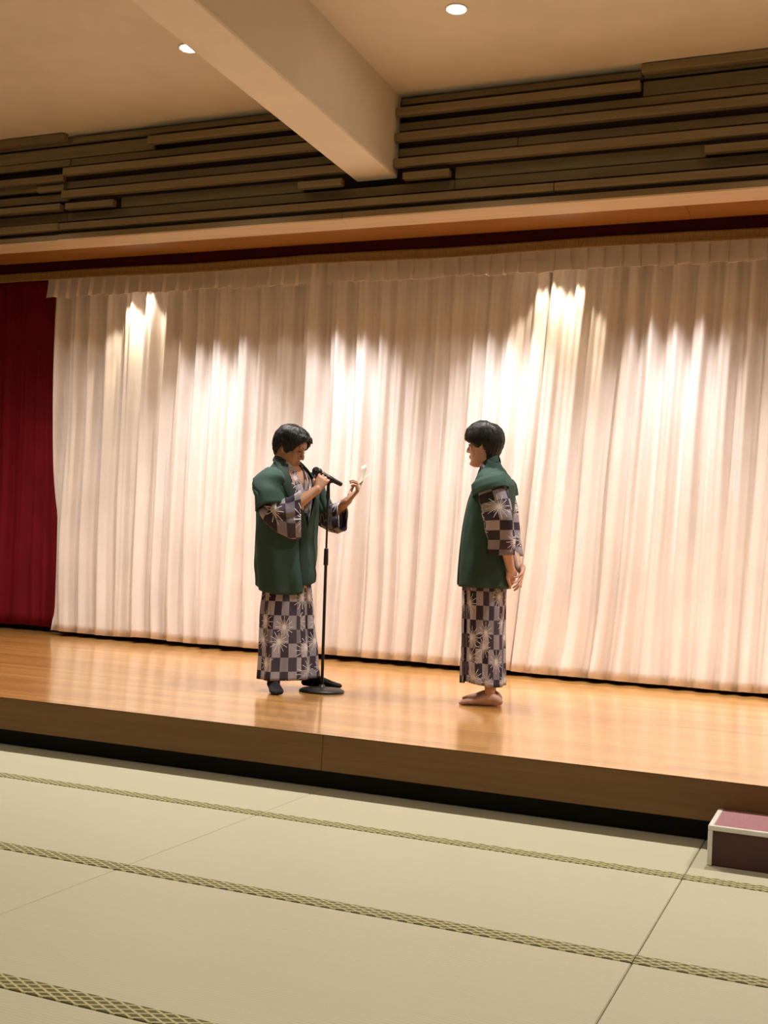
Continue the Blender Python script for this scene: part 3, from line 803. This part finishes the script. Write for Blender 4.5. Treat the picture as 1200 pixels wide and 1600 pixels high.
# ------------------------------------------------------------------ man with the microphone
def person_one():
    p = empty('person', (-3.29, 6.335, ST), math.radians(-15))
    tag(p, 'man in green haori jacket and patterned yukata reading from a paper at the microphone', 'person', 'men on the stage')
    bl = Blob()
    hips = [(-0.01, 0.095, 0.86), (-0.01, -0.095, 0.86)]; knees = [(0.04, 0.115, 0.47), (0.045, -0.105, 0.47)]
    hL, tL = (0.015, 0.212, 0), (0.190, 0.385, 0); hR, tR = (0.070, -0.138, 0), (0.232, -0.262, 0)
    aL = Vector(hL).lerp(Vector(tL), 0.2) + Vector((0, 0, 0.075)); aR = Vector(hR).lerp(Vector(tR), 0.2) + Vector((0, 0, 0.075))
    tab = [(0.78, 0.0, 0, 0.08, 0.13), (0.86, -0.005, 0, 0.105, 0.165), (0.95, 0.0, 0, 0.110, 0.160), (1.06, 0.005, 0, 0.105, 0.150), (1.18, 0.0, 0, 0.112, 0.165), (1.28, -0.005, 0, 0.108, 0.175), (1.345, -0.012, 0, 0.085, 0.155), (1.385, -0.012, 0, 0.055, 0.075)]
    shR, shL = Vector((-0.015, -0.185, 1.315)), Vector((-0.010, 0.185, 1.315))
    legs_torso(bl, hips, knees, [aL, aR], [shR, shL], None, tab)
    # head bowed towards the paper
    hc = Vector((0.002, -0.014, 1.492))
    T = Matrix.Translation(hc) @ Matrix.Rotation(math.radians(16), 4, 'Z') @ Matrix.Rotation(math.radians(22), 4, 'Y')
    bl.tube([(-0.015, 0, 1.33), (-0.008, 0.002, 1.40), T @ Vector((-0.035, 0, -0.06))], [(0.060, 0.066), (0.052, 0.055), (0.052, 0.055)], 16, (1, 0, 0))
    add_head(bl, T)
    # right arm to the microphone
    el = Vector((0.115, -0.180, 1.065)); wr = Vector((0.219, 0.014, 1.240))
    bl.tube([shR.lerp(el, 0.12), shR.lerp(el, 0.5), el], [0.045, 0.044, 0.039], 14); bl.tube([el, el.lerp(wr, 0.35), el.lerp(wr, 0.8), wr], [0.040, 0.041, 0.030, 0.026], 14)
    add_hand(bl, wr, (0.13, 0.476, 0.87), (0.736, -0.639, 0.24), 1, ((34, 66, 46), (36, 68, 46), (38, 70, 46), (40, 70, 46)),
             ((0.018, 0.022, -0.012), (0.044, 0.046, -0.022), (0.074, 0.048, -0.036), (0.098, 0.040, -0.044)))
    # left arm to the paper
    el2 = Vector((0.080, 0.278, 1.078)); wr2 = Vector((0.280, 0.246, 1.192))
    bl.tube([shL.lerp(el2, 0.12), shL.lerp(el2, 0.5), el2], [0.045, 0.044, 0.039], 14); bl.tube([el2, el2.lerp(wr2, 0.35), el2.lerp(wr2, 0.8), wr2], [0.040, 0.041, 0.030, 0.026], 14)
    add_hand(bl, wr2, (0.52, 0.42, 0.74), (0.55, 0.62, -0.55), -1, ((50, 60, 30), (52, 62, 32), (55, 66, 36), (58, 70, 40)),
             ((0.018, 0.022, -0.012), (0.046, 0.044, -0.024), (0.076, 0.046, -0.034), (0.100, 0.034, -0.038)))
    add_foot(bl, hL, tL, 0.92, False); add_foot(bl, hR, tR, 0.92, False)
    body = bl.fuse('body', M['skin1'], p, 0.0035, 4)
    face_parts(T, p)
    line = [(0, 0.082), (22, 0.080), (48, 0.048), (62, 0.004), (80, -0.028), (95, 0.012), (110, -0.020), (135, -0.060), (180, -0.075)]
    def th(z, da): return 0.015 - 0.007 * max(0, min(1, (0.02 - z) / 0.08)) + (0.003 if da < 40 and z < 0.09 else 0.0)
    add_hair(T, line, th, p, 2.0)
    b_ = Blob()   # forelock
    for k in range(7):
        y0 = -0.045 + k * 0.015
        b_.tube([T @ Vector((0.035, y0, 0.116)), T @ Vector((0.072, y0 * 1.05, 0.104)), T @ Vector((0.092, y0 * 1.05 + 0.004, 0.092)), T @ Vector((0.100, y0 * 1.1 + 0.006, 0.078))], [(0.011, 0.007), (0.011, 0.008), (0.009, 0.006), (0.003, 0.003)], 8)
    pyd('forelock', b_.V, b_.F, M['hair'], p)
    # socks
    for hh, tt, an, kn in ((hL, tL, aL, knees[0]), (hR, tR, aR, knees[1])):
        s_ = Blob(); add_foot(s_, hh, tt, 1.0, False); an = Vector(an); kn = Vector(kn)
        s_.tube([an + Vector((0, 0, -0.03)), an, an.lerp(kn, 0.28)], [0.040, 0.040, 0.046], 16)
        s_.fuse('sock', M['sock'], p, 0.005, 5)
    # yukata skirt, wrapped over at the front
    tabk = [(0.06, 0.062, 0.020, 0.130, 0.238), (0.20, 0.055, 0.015, 0.128, 0.222), (0.45, 0.035, 0.005, 0.125, 0.192), (0.65, 0.024, 0.004, 0.120, 0.162), (0.85, 0.0, 0, 0.120, 0.168), (1.0, 0.0, 0, 0.118, 0.165)]
    def fold(a, z, u):
        k = max(0.0, min(1.0, (1.0 - z) / 0.9))
        return k * (0.012 * math.sin(a * 5 + 1.2 + z) + 0.008 * math.sin(a * 9 + z * 2) - 0.030 * math.exp(-((math.degrees(a) % 360 - 12) / 16) ** 2) + 0.006 * nz(a * 4, z * 3)) 
    sheet('yukata_skirt', tabk, (1.0, 0.072), M['yukata'], p, -38, 352, 120, fold, wrap=0.010, seed=1)
    # yukata top with open V
    tabt = [(0.90, 0.0, 0, 0.122, 0.170), (1.06, 0.005, 0, 0.118, 0.165), (1.20, 0.0, 0, 0.122, 0.178), (1.29, -0.005, 0, 0.112, 0.180), (1.345, -0.012, 0, 0.090, 0.150), (1.385, -0.018, 0, 0.072, 0.085), (1.415, -0.024, 0, 0.066, 0.066)]
    sheet('yukata_top', tabt, (1.412, 0.92), M['yukata'], p, 0, 360, 70, lambda a, z, u: 0.003 * math.sin(a * 6), gap=lambda z: max(0.0, min(40.0, (z - 1.16) * 190)), seed=2)
    # yukata collar bands
    for s in (-1, 1):
        pts = [(-0.086, s * 0.012, 1.425), (-0.066, s * 0.058, 1.424), (-0.005, s * 0.078, 1.405), (0.060, s * 0.066, 1.345), (0.104, s * 0.044, 1.265), (0.124, s * 0.016, 1.180), (0.128, -s * 0.02, 1.10)]
        nr = [(-1, s * 0.2, 0.25), (-0.7, s * 0.75, 0.3), (0.1, s * 0.9, 0.5), (0.6, s * 0.7, 0.5), (0.9, s * 0.4, 0.3), (1, s * 0.2, 0.1), (1, 0, 0)]
        ribbon('yukata_collar', pts, 0.062, nr, M['yukata'], p, 0.006, seed=0.3 + s * 0.1)
    # haori: open jacket
    tabh = [(0.57, 0.020, -0.010, 0.155, 0.205), (0.66, 0.018, -0.008, 0.158, 0.212), (0.80, 0.008, -0.006, 0.154, 0.226), (0.95, 0.002, -0.006, 0.152, 0.230), (1.10, 0.000, -0.004, 0.150, 0.228), (1.22, -0.002, 0, 0.144, 0.220), (1.29, -0.006, 0, 0.130, 0.208), (1.335, -0.012, 0, 0.112, 0.178), (1.375, -0.020, 0, 0.092, 0.118), (1.405, -0.028, 0, 0.080, 0.086), (1.43, -0.034, 0, 0.076, 0.076)]
    def foldh(a, z, u):
        k = max(0.0, min(1.0, (1.15 - z) / 0.5))
        return k * (0.010 * math.sin(a * 4 + 0.5) + 0.007 * math.sin(a * 9 + 6 * z)) + 0.004 * nz(a * 3, z * 7) - 0.006 * k * math.exp(-((z - 0.72) / 0.05) ** 2) * math.sin(a * 3)
    gp1 = lambda z: 4 + max(0.0, min(50.0, (z - 1.02) * 150))
    hao = sheet('haori', tabh, (1.43, 0.60), M['haori'], p, 0, 360, 130, foldh, 0.005, gap=gp1, seed=3)
    # jacket hem: lower at the near side, as it sags
    for v in hao.data.vertices:
        if v.co.z < 0.90:
            k = (0.90 - v.co.z) / 0.30; an = math.atan2(v.co.y, v.co.x - 0.02)
            v.co.z += k * (-0.015 + 0.068 * (1 - math.cos(an + math.radians(48))) + (0.03 if v.co.y > 0 and v.co.x > 0 else 0.0))
    # lapels: near one in a darker cloth colour, its shade painted in
    for s in (-1, 1):
        def hp(z, extra=0.0):
            cx, cy, rx, ry = interp(tabh, z); g = math.radians(gp1(z))
            e = 2 / 2.2
            return Vector((cx + (rx + 0.006) * math.cos(g) ** e, s * (ry + 0.006) * math.sin(g) ** e, z))
        zz = [1.36, 1.28, 1.20, 1.10, 1.0, 0.90, 0.80, 0.70] + ([0.645] if s < 0 else [0.70])
        pts = [(-0.112, s * 0.012, 1.440), (-0.090, s * 0.058, 1.438), (-0.030, s * 0.090, 1.420)] + [hp(z) for z in zz[:-1]] + [hp(zz[-1])]
        if s > 0: pts = pts[:-2] + [Vector((0.150, 0.092, 0.745))]
        nr = [(-1, s * 0.2, 0.3), (-0.7, s * 0.7, 0.5), (0.0, s * 0.7, 0.7), (0.6, s * 0.6, 0.5), (0.8, s * 0.5, 0.3)] + [(0.95, s * 0.3, 0.05)] * (len(pts) - 5)
        ribbon('lapel', pts, 0.062, nr, M['collar'] if s < 0 else M['haori'], p, 0.008)
    # jacket cap sleeves
    for s, sh, e_ in ((-1, shR, el), (1, shL, el2)):
        d = (e_ - sh).normalized(); d0 = Vector((0.05, s * 0.8, -0.6)).normalized()
        sleeve('haori_sleeve', [(sh + Vector((0, -s * 0.050, -0.010)), d0, 0.088, 0.064), (sh + d * 0.045 + Vector((-0.002, -s * 0.002, -0.004)), (d0 + d) / 2, 0.102, 0.066), (sh + d * 0.14 + Vector((-0.020, s * 0.016, 0)), d, 0.114, 0.070), (sh + d * 0.235 + Vector((-0.034, s * 0.026, 0)), d, 0.120, 0.074)], M['haori'], p, seed=1.0 + s)
    # yukata sleeves, wide and hanging
    sleeve('yukata_sleeve', [(Vector((0.035, -0.205, 1.115)), (0.35, 0.05, -0.6), 0.070, 0.075), (Vector((0.090, -0.192, 1.045)), (0.6, 0.5, 0.1), 0.066, 0.095), (Vector((0.138, -0.142, 1.050)), (0.62, 0.55, 0.1), 0.056, 0.122), (Vector((0.180, -0.082, 1.080)), (0.70, 0.6, 0.05), 0.046, 0.146)], M['yukata'], p, seed=4.0, wr=0.006)
    sleeve('yukata_sleeve', [(Vector((0.045, 0.255, 1.13)), (0.3, 0.1, -0.6), 0.068, 0.075), (Vector((0.105, 0.268, 1.075)), (0.9, -0.1, 0.2), 0.052, 0.085), (Vector((0.175, 0.255, 1.075)), (0.95, -0.15, 0.15), 0.045, 0.095), (Vector((0.245, 0.238, 1.090)), (0.95, -0.15, 0.1), 0.040, 0.098)], M['yukata'], p, seed=7.0, wr=0.006)
    return p
p1 = person_one()

# ------------------------------------------------------------------ barefoot man
def person_two():
    p = empty('person', (-2.05, 6.58, ST), math.radians(180))
    tag(p, 'barefoot man in green haori jacket and patterned yukata, hands behind his back', 'person', 'men on the stage')
    bl = Blob()
    hips = [(-0.01, 0.070, 0.88), (-0.005, -0.070, 0.88)]; knees = [(-0.012, 0.060, 0.48), (0.02, -0.068, 0.48)]
    hL, tL = (-0.128, 0.066, 0), (0.100, 0.122, 0); hR, tR = (-0.070, -0.115, 0), (0.152, -0.120, 0)
    aL = Vector(hL).lerp(Vector(tL), 0.26) + Vector((0, 0, 0.08)); aR = Vector(hR).lerp(Vector(tR), 0.24) + Vector((0, 0, 0.08))
    tab = [(0.80, 0.0, 0, 0.08, 0.12), (0.88, 0.0, 0, 0.098, 0.142), (0.97, 0.012, 0, 0.112, 0.155), (1.08, 0.016, 0, 0.108, 0.148), (1.20, 0.004, 0, 0.108, 0.160), (1.29, -0.012, 0, 0.102, 0.170), (1.355, -0.022, 0, 0.080, 0.150), (1.395, -0.020, 0, 0.052, 0.072)]
    shL, shR = Vector((-0.035, 0.178, 1.320)), Vector((0.004, -0.168, 1.315))
    legs_torso(bl, hips, knees, [aL, aR], [shR, shL], None, tab, 0.84)
    hc = Vector((0.062, 0.0, 1.545))
    T = Matrix.Translation(hc) @ Matrix.Rotation(math.radians(-2), 4, 'Z') @ Matrix.Rotation(math.radians(4), 4, 'Y')
    bl.tube([(0.0, 0, 1.35), (0.022, 0, 1.42), T @ Vector((-0.026, 0, -0.06))], [(0.058, 0.064), (0.050, 0.053), (0.050, 0.053)], 16, (1, 0, 0))
    add_head(bl, T)
    eL = Vector((-0.128, 0.200, 1.055)); wL = Vector((-0.155, 0.070, 0.818))
    eR = Vector((-0.035, -0.215, 1.055)); wR = Vector((-0.165, -0.070, 0.812))
    for sh, e_, w_ in ((shL, eL, wL), (shR, eR, wR)):
        bl.tube([sh.lerp(e_, 0.12), sh.lerp(e_, 0.5), e_], [0.043, 0.042, 0.037], 14); bl.tube([e_, e_.lerp(w_, 0.35), e_.lerp(w_, 0.8), w_], [0.038, 0.039, 0.029, 0.025], 14)
    add_hand(bl, wL, (-0.10, -0.66, -0.68), (-0.90, 0.25, -0.1), -1, ((18, 24, 14), (20, 26, 16), (22, 28, 18), (26, 30, 20)),
             ((0.018, 0.024, -0.008), (0.042, 0.050, -0.004), (0.066, 0.062, 0.004), (0.090, 0.066, 0.008)), 0.1, 0.95)
    add_hand(bl, wR + Vector((-0.022, 0.0, 0)), (-0.16, 0.68, -0.60), (-0.90, -0.25, 0.0), 1, ((14, 20, 12), (16, 22, 14), (18, 24, 16), (22, 26, 18)),
             ((0.018, 0.024, -0.008), (0.042, 0.050, -0.006), (0.066, 0.062, -0.002), (0.090, 0.066, 0.0)), 0.1, 0.95)
    add_foot(bl, hL, tL); add_foot(bl, hR, tR)
    bl.fuse('body', M['skin2'], p, 0.0035, 4)
    face_parts(T, p)
    line = [(0, 0.040), (25, 0.038), (50, 0.030), (68, 0.006), (82, -0.012), (95, 0.010), (108, -0.030), (130, -0.085), (180, -0.098)]
    def th(z, da): return 0.019 - 0.005 * max(0, min(1, (0.02 - z) / 0.10)) + (0.0 if da < 60 else -0.008 if da > 120 else 0.0)
    add_hair(T, line, th, p, 5.0)
    b_ = Blob()
    for k in range(11):
        y0 = -0.055 + k * 0.011
        b_.tube([T @ Vector((0.045, y0, 0.119)), T @ Vector((0.084, y0 * 1.1, 0.098)), T @ Vector((0.104 - abs(y0) * 0.25, y0 * 1.15, 0.066)), T @ Vector((0.100 - abs(y0) * 0.3, y0 * 1.2, 0.030 + 0.008 * math.sin(k * 2.3)))], [(0.010, 0.008), (0.010, 0.009), (0.009, 0.007), (0.003, 0.003)], 8)
    pyd('fringe', b_.V, b_.F, M['hair'], p)
    # skirt
    tabk = [(0.10, -0.002, 0.0, 0.117, 0.164), (0.30, 0.005, 0.0, 0.114, 0.162), (0.50, 0.012, 0, 0.114, 0.160), (0.70, 0.018, 0, 0.116, 0.164), (0.90, 0.012, 0, 0.120, 0.165), (1.0, 0.010, 0, 0.118, 0.160)]
    def fold(a, z, u):
        k = max(0.0, min(1.0, (1.0 - z) / 0.9))
        return k * (0.008 * math.sin(a * 5 + 0.4) + 0.005 * math.sin(a * 9 + z * 2) + 0.005 * nz(a * 4, z * 3))
    sk = sheet('yukata_skirt', tabk, (1.0, 0.125), M['yukata'], p, 20, 412, 120, fold, wrap=0.012, seed=6, sup=2.3)
    for v in sk.data.vertices:
        if v.co.z < 0.4:
            k = (0.4 - v.co.z) / 0.28
            v.co.z += k * (0.012 * math.sin(v.co.x * 18 + 0.5) - 0.010 * (v.co.x > 0.08))
    tabt = [(0.90, 0.012, 0, 0.122, 0.165), (1.08, 0.016, 0, 0.118, 0.160), (1.20, 0.004, 0, 0.118, 0.172), (1.30, -0.012, 0, 0.110, 0.175), (1.355, -0.006, 0, 0.086, 0.145), (1.395, 0.010, 0, 0.072, 0.085), (1.435, 0.030, 0, 0.062, 0.062)]
    sheet('yukata_top', tabt, (1.432, 0.92), M['yukata'], p, 0, 360, 70, lambda a, z, u: 0.003 * math.sin(a * 6), gap=lambda z: max(0.0, min(48.0, (z - 1.20) * 200)), seed=7)
    for s in (-1, 1):
        pts = [(-0.022, s * 0.012, 1.462), (-0.006, s * 0.052, 1.458), (0.040, s * 0.070, 1.425), (0.074, s * 0.058, 1.362), (0.098, s * 0.038, 1.285), (0.120, s * 0.012, 1.200)]
        nr = [(-1, s * 0.2, 0.25), (-0.7, s * 0.75, 0.3), (0.1, s * 0.9, 0.5), (0.6, s * 0.7, 0.5), (0.9, s * 0.4, 0.3), (1, s * 0.2, 0.1)]
        ribbon('yukata_collar', pts, 0.044, nr, M['collar'], p, 0.006, seed=0.6 + s * 0.1)
    # haori
    tabh = [(0.68, 0.022, 0, 0.150, 0.205), (0.80, 0.024, 0, 0.148, 0.205), (0.95, 0.022, 0, 0.142, 0.200), (1.05, 0.018, 0, 0.138, 0.198), (1.15, 0.008, 0, 0.132, 0.198), (1.24, -0.008, 0, 0.124, 0.198), (1.31, -0.016, 0, 0.112, 0.192), (1.355, -0.006, 0, 0.098, 0.162), (1.395, 0.010, 0, 0.084, 0.108), (1.43, 0.028, 0, 0.074, 0.080), (1.455, 0.040, 0, 0.070, 0.072)]
    def foldh(a, z, u):
        k = max(0.0, min(1.0, (1.2 - z) / 0.5))
        return k * (0.009 * math.sin(a * 4 + 2.0) + 0.006 * math.sin(a * 7 + 3 * z)) + 0.004 * nz(a * 3, z * 6)
    gp = lambda z: 6 + interp([(1.18, 0.0), (1.305, 20.0), (1.36, 48.0), (1.40, 76.0), (1.455, 100.0)], z)[0]
    sheet('haori', tabh, (1.455, 0.692), M['haori'], p, 0, 360, 130, foldh, 0.005, gap=gp, seed=8)
    for s in (-1, 1):
        def hp(z):
            cx, cy, rx, ry = interp(tabh, z); g = math.radians(gp(z)); e = 2 / 2.2
            return Vector((cx + (rx + 0.008) * math.cos(g) ** e, s * (ry + 0.006) * math.sin(g) ** e, z))
        zz = [1.23, 1.16, 1.06, 0.95, 0.84, 0.75, 0.695]
        pts = [(-0.032, s * 0.012, 1.470), (-0.016, s * 0.050, 1.466), (0.020, s * 0.072, 1.418), (0.056, s * 0.068, 1.362), (0.088, s * 0.052, 1.300)] + [hp(z) for z in zz]
        nr = [(-1, s * 0.2, 0.3), (-0.7, s * 0.7, 0.5), (0.0, s * 0.8, 0.6), (0.4, s * 0.75, 0.5), (0.65, s * 0.6, 0.45)] + [(0.95, s * 0.3, 0.1)] * 8
        ribbon('lapel', pts, 0.058, nr, M['haori'], p, 0.008)
    swap = lambda secs: [(c_, d_, b_, a_) for c_, d_, a_, b_ in secs]
    for s, sh, e_ in ((1, shL, eL), (-1, shR, eR)):
        d = (e_ - sh).normalized(); d0 = Vector((0.0, s * 0.8, -0.6)).normalized()
        sleeve('haori_sleeve', swap([(sh + Vector((0.004, -s * 0.040, 0.040)), d, 0.052, 0.030), (sh + Vector((0.004, -s * 0.018, 0.026)), d, 0.086, 0.056), (sh + Vector((0.005, -s * 0.006, 0.002)), d, 0.102, 0.070), (sh + d * 0.035 + Vector((0.006, s * 0.002, 0)), d, 0.108, 0.074), (sh + d * 0.070 + Vector((0.007, s * 0.003, 0)), d, 0.110, 0.075)]), M['haori'], p, seed=9.0 + s, ref=(1, 0, 0))
        b1 = sh + d * 0.10
        sleeve('yukata_sleeve', swap([(sh + Vector((0.004, -s * 0.02, 0.012)), d, 0.050, 0.034), (sh + Vector((0.004, -s * 0.008, -0.006)), d, 0.074, 0.052), (sh + d * 0.045 + Vector((0.003, 0, 0)), d, 0.083, 0.058), (b1 + Vector((0.002, 0, 0)), d, 0.085, 0.060), (sh + d * 0.24 + Vector((0.004, 0, 0)), (-0.06, 0, -1), 0.086, 0.062), (Vector((-0.118 if s > 0 else -0.062, s * 0.165, 0.985)), (-0.05, -s * 0.08, -1), 0.080, 0.058), (Vector((-0.118 if s > 0 else -0.085, s * 0.148, 0.893)), (-0.02, -s * 0.1, -1), 0.076, 0.055)]), M['yukata'], p, seed=11.0 + s, wr=0.005, ref=(1, 0, 0))
    return p
p2 = person_two()

# ------------------------------------------------------------------ microphone stand, microphone, paper
SX, SY = -3.020, 6.382
ms = empty('microphone_stand', (SX, SY, ST)); tag(ms, 'black straight microphone stand with round base between the two men', 'microphone stand')
V, F = lathe([(0.002, 0.0), (0.137, 0.0), (0.140, 0.004), (0.138, 0.012), (0.120, 0.020), (0.060, 0.027), (0.020, 0.031), (0.016, 0.045), (0.002, 0.045)], 48)
pyd('base', V, F, M['black'], ms)
top = Vector((-0.021, -0.011, 1.275)); bot = Vector((0, 0, 0.04))
def seg(name, t0, t1, r0, r1, mat=M['black']):
    V, F = tube_data([bot.lerp(top, t0), bot.lerp(top, t1)], [r0, r1], 16); return pyd(name, V, F, mat, ms)
seg('lower_pole', 0.0, 0.62, 0.0095, 0.0095); seg('upper_pole', 0.62, 0.985, 0.0065, 0.0065); seg('clutch', 0.60, 0.675, 0.0150, 0.0135); seg('top_nut', 0.93, 0.99, 0.013, 0.010)
# microphone lies in the clip
mh = Vector((-3.1116, 6.3341, 1.6125)); mt = Vector((-2.9712, 6.4070, 1.5379))
V, F = tube_data([mt + (mh - mt) * 0.36 - Vector((0, 0, 0.004)), mt + (mh - mt) * 0.58 - Vector((0, 0, 0.004))], [0.0205, 0.0215], 18)
o = pyd('clip', [Vector(v) - Vector((SX, SY, ST)) for v in V], F, M['black'], ms)
V, F = tube_data([top + Vector((0, 0, -0.01)), top + Vector((0.0, 0.0, 0.020))], [0.010, 0.014], 12); pyd('clip_hinge', V, F, M['black'], ms)
mc = empty('microphone', mh); tag(mc, 'black handheld microphone resting in the stand clip, gripped by the reading man', 'microphone')
ax_ = (mt - mh)
V, F = tube_data([ax_ * 0.16, ax_ * 0.45, ax_ * 0.99], [0.0185, 0.0170, 0.0135], 18); pyd('handle', V, F, M['black'], mc)
g = Blob(); g.ball((0, 0, 0), (0.026, 0.026, 0.026), None, 18); pyd('grille', g.V, g.F, M['grille'], mc)
V, F = tube_data([ax_ * 0.085, ax_ * 0.125], [0.027, 0.026], 18); pyd('ring', V, F, M['black'], mc)
# folded paper in the left hand
pw = p1.matrix_basis
def loc1(v): return Matrix.Translation((-3.29, 6.335, ST)) @ Matrix.Rotation(math.radians(-15), 4, 'Z') @ Vector(v)
pp = empty('paper', loc1((0.318, 0.286, 1.285)), math.radians(-15)); tag(pp, 'folded white paper held up in the left hand of the reading man', 'paper')
c0 = pp.location
def leaf(name, a, b, wv, n=8, curl=0.01):
    a, b, wv = Vector(a), Vector(b), Vector(wv)
    def fn(u, v):
        return a.lerp(b, u) + wv * (v - 0.5) + (b - a).cross(wv).normalized() * (curl * math.sin(math.pi * u)), (u, v)
    V, F, U = grid(fn, n, 4); o = pyd(name, V, F, M['paper'], pp, uvs=U)
    s_ = o.modifiers.new('solid', 'SOLIDIFY'); s_.thickness = 0.0012
leaf('page', (-0.008, -0.006, -0.050), (0.022, 0.022, 0.125), (0.112, -0.092, 0.0), curl=0.006)
leaf('page', (0.000, 0.006, 0.010), (0.056, 0.058, 0.082), (0.105, -0.105, 0.0), curl=-0.004)
